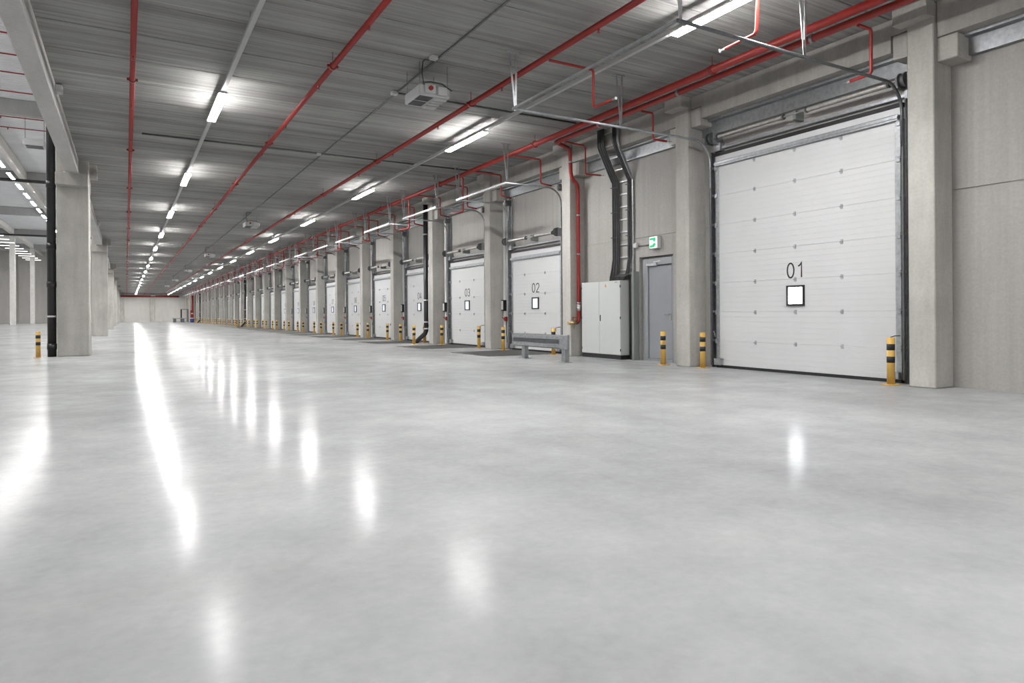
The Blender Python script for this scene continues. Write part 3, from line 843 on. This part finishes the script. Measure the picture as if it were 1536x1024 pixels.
def bundle(ys, label, spread, name='cable_bundle'):
    mb = MB()
    for (y, dx) in ys:
        pts = [(x-.035-dx, y, z) for x, z in path[1:]]
        low = [(10.20, y+spread(y), 1.88), (10.19, y+spread(y)*.8, 1.95), (10.21-dx, y+spread(y)*.3, 2.15), (10.225-dx, y, 2.4)]
        mb.sweep(low+pts, .019, 8)
    for zz in (2.9, 3.5, 4.1):
        mb.box(10.16, 10.2, min(y for y, _ in ys)-.03, max(y for y, _ in ys)+.03, zz, zz+.012)
    return mb.build(name, 'cable', lad)
bundle([(12.53+.040*q, .012*(q % 2)) for q in range(6)], '', lambda y: (y-12.55)*.6)
bundle([(12.10+.040*q, .012*(q % 2)) for q in range(3)], '', lambda y: .10)
mb = MB()
for q in range(7):
    y = 12.15+.06*q
    mb.sweep([(10.12, y+.05, 1.865), (10.11, y+.03, 1.94), (10.15, y-.05, 2.0), (10.2, y-.12, 1.98), (10.23, y-.16, 1.88)], .018, 6)
mb.build('cable_loop', 'cable', lad)

# ------------------------------------------------------------------ guard rail
gr = thing('guard_rail', 'galvanised guard rail on two posts in front of the standpipe column', 'guard rail', (8.44, 13.15, 0))
for y in (14.0, 12.27):
    mb = MB().box(8.42, 8.52, y-.075, y-.065, 0, .58).box(8.42, 8.52, y+.065, y+.075, 0, .58).box(8.42, 8.43, y-.07, y+.07, 0, .58)
    p = mb.build('post', 'galv', gr)
    MB().box(8.37, 8.57, y-.12, y+.12, 0, .012).build('base_plate', 'galv', p)
prof = [(8.41, .30), (8.40, .30), (8.345, .325), (8.345, .405), (8.402, .418), (8.402, .498), (8.345, .510), (8.345, .59), (8.40, .615), (8.41, .615)]
MB().prism(prof, 'y', 12.02, 14.42).build('rail_beam', 'galv', gr)
MB().box(8.37, 8.401, 12.33, 14.40, .428, .488).build('rail_channel', 'darksteel', gr)
MB().box(8.335, 8.40, 12.0, 12.32, .30, .615, .01).build('end_cap', 'galv', gr)
mb = MB()
for y in (14.3, 14.1, 13.95, 12.5, 12.3, 12.2):
    for z in (.36, .55): mb.cyl((8.345, y, z), (8.335, y, z), .014, 8)
mb.build('bolt', 'brightgalv', gr)
MB().box(9.735, 9.75, 10.3, 13.9, 0, .0015).build('trim', 'black')['kind'] = 'structure'

# small boxes on the west beam
for i, y in enumerate((15.0, 36.0)):
    t = thing('beam_lamp_box', 'small white box on the side of the pale beam, %s' % ('nearest' if i == 0 else 'behind the first wide column'), 'emergency light', (-1.04, y, 5.2), 'boxes on the pale beam')
    MB().box(-1.112, -1.0, y-.10, y+.10, 5.27, 5.41, .012).build('casing', 'white', t)

# ------------------------------------------------------------------ high hall services
for i in range(9):
    y = 27.6+2.62*i+(.6 if i > 4 else 0)
    t = thing('sprinkler_pipe', 'thin red sprinkler pipe crossing the high hall roof, %s from the camera' % ORD[i+1], 'pipe', (-20, y, 12.35), 'hall sprinkler pipes')
    MB().sweep([(-38, y, 12.35), (-1.7, y, 12.35)], .032, 8).build('pipe', 'red', t)
    mb = MB()
    for xx in (-3.4, -6., -9., -12.): mb.cyl((xx, y, 12.33), (xx, y, 12.22), .03, 8)
    mb.build('sprinkler_head', 'darkred', t)
for i, y in enumerate((64.3, 107.2)):
    t = thing('drain_pipe', 'black drain pipe under the high hall roof, %s' % ('nearer' if i == 0 else 'farther'), 'pipe', (-10, y, 11.7), 'hall drain pipes')
    MB().sweep([(-30, y, 11.75), (-6.6 if i == 0 else -1.9, y, 11.75), ], .13, 10).sweep([(-6.6, y, 11.75), (-1.8, y, 11.75)], .13, 10).build('pipe', 'blackpipe', t)
hh = thing('unit_heater', 'small unit heater hanging under the high hall roof', 'heater', (-4.6, 45.5, 11.0))
MB().box(-5.0, -4.0, 46.6, 47.6, 10.9, 11.25, .02).build('casing', 'heater', hh)
MB().box(-4.9, -4.1, 46.7, 47.5, 10.88, 10.905).build('grille', 'louver', hh)
mb = MB()
for xx in (-4.95, -4.05): mb.cyl((xx, 47.1, 11.2), (xx, 47.1, 12.66), .012, 6)
mb.build('hanging_rod', 'darksteel', hh)

# ------------------------------------------------------------------ far end of the hall
ep = thing('sprinkler_pipe', 'red pipe across the far end wall just below the ceiling', 'pipe', (4.5, YE-.5, 4.85))
MB().sweep([(-.9, YE-.55, 4.85), (8.9, YE-.55, 4.85)], .16, 12).build('pipe', 'red', ep)
ht = thing('end_heater', 'white unit heater in front of the far end wall pilaster', 'heater', (4.3, 140, 4.4))
MB().box(3.95, 4.65, 138, 138.6, 4.72, 5.0, .02).build('casing', 'heater', ht)
tb = thing('work_table', 'grey steel table in front of the far end wall', 'table', (7.6, 126, 0))
MB().box(6.75, 8.75, 125.5, 126.3, .60, .72).build('tabletop', 'flash', tb)
for (x, y) in ((7.1, 125.6), (8.35, 125.6), (7.1, 126.2), (8.35, 126.2)): MB().box(x-.22, x+.22, y-.04, y+.04, 0, .60).build('leg', 'darksteel', tb)
fr = thing('scaffold_frame', 'dark upright frame standing by the far right corner', 'frame', (8.9, 131, 0))
MB().box(8.3, 8.52, 130.6, 130.8, 0, 2.25).build('upright', 'black', fr)
MB().box(9.35, 9.57, 130.6, 130.8, 0, 2.25).build('upright', 'darksteel', fr)
MB().box(8.3, 9.57, 130.6, 130.8, 2.17, 2.27).build('crossbar', 'darksteel', fr)
hr = thing('standpipe', 'thick red fire riser with valve at the far end of the dock wall', 'pipe', (9.55, 122, 0))
MB().sweep([(9.55, 122, .75), (9.55, 122, 4.9)], .17, 12).build('riser', 'red', hr)
MB().box(9.2, 9.6, 121.8, 122.1, .75, 2.0, .03).build('valve_body', 'darkred', hr)
MB().cyl((9.3, 121.75, 1.45), (9.62, 121.75, 1.45), .1, 10).build('valve_ring', 'brightgalv', hr)
dm = thing('storage_drum', 'blue and dark drum below the far red fire riser', 'drum', (9.45, 121.9, 0))
MB().cyl((9.45, 121.9, 0), (9.45, 121.9, .62), .3, 16).build('barrel', 'blue', dm)
MB().cyl((9.45, 121.9, .62), (9.45, 121.9, .74), .31, 16).build('lid', 'white', dm)

# ------------------------------------------------------------------ camera
f = 1000.; xv, yv, ep_ = 189., 474., .007
th = math.atan((768-xv)/f); s_, c_ = math.sin(th), math.cos(th)
ce, se = math.cos(ep_), math.sin(ep_)
py0 = yv-math.tan(ep_)*(768-xv)
F = Vector((s_, c_, 0)); R = Vector((c_, -s_, 0)); U = Vector((0, 0, 1))
xr = R*ce-U*se; yu = R*se+U*ce
cam = bpy.data.cameras.new('camera'); cam.sensor_width = 36.; cam.lens = f*36./1536.
cam.shift_y = (py0-512.)/1536.; cam.clip_end = 400.; cam.clip_start = .05
co = bpy.data.objects.new('camera', cam); COL.objects.link(co)
mt = Matrix(((xr.x, yu.x, -F.x), (xr.y, yu.y, -F.y), (xr.z, yu.z, -F.z))).to_4x4()
mt.translation = Vector((0, 0, 1.1)); co.matrix_world = mt
SC.camera = co

# ------------------------------------------------------------------ world and view
w = bpy.data.worlds.new('world'); SC.world = w; w.use_nodes = True
w.node_tree.nodes['Background'].inputs[0].default_value = (.6, .65, .7, 1)
w.node_tree.nodes['Background'].inputs[1].default_value = .3
vs = SC.view_settings; vs.view_transform = 'Standard'; vs.look = 'None'; vs.exposure = 0.; vs.gamma = 1.; vs.use_curve_mapping = False
SC.cycles.max_bounces = 8; SC.cycles.diffuse_bounces = 5; SC.cycles.glossy_bounces = 4; SC.cycles.transmission_bounces = 2
SC.cycles.sample_clamp_indirect = 3.; SC.cycles.caustics_reflective = True; SC.cycles.caustics_refractive = False
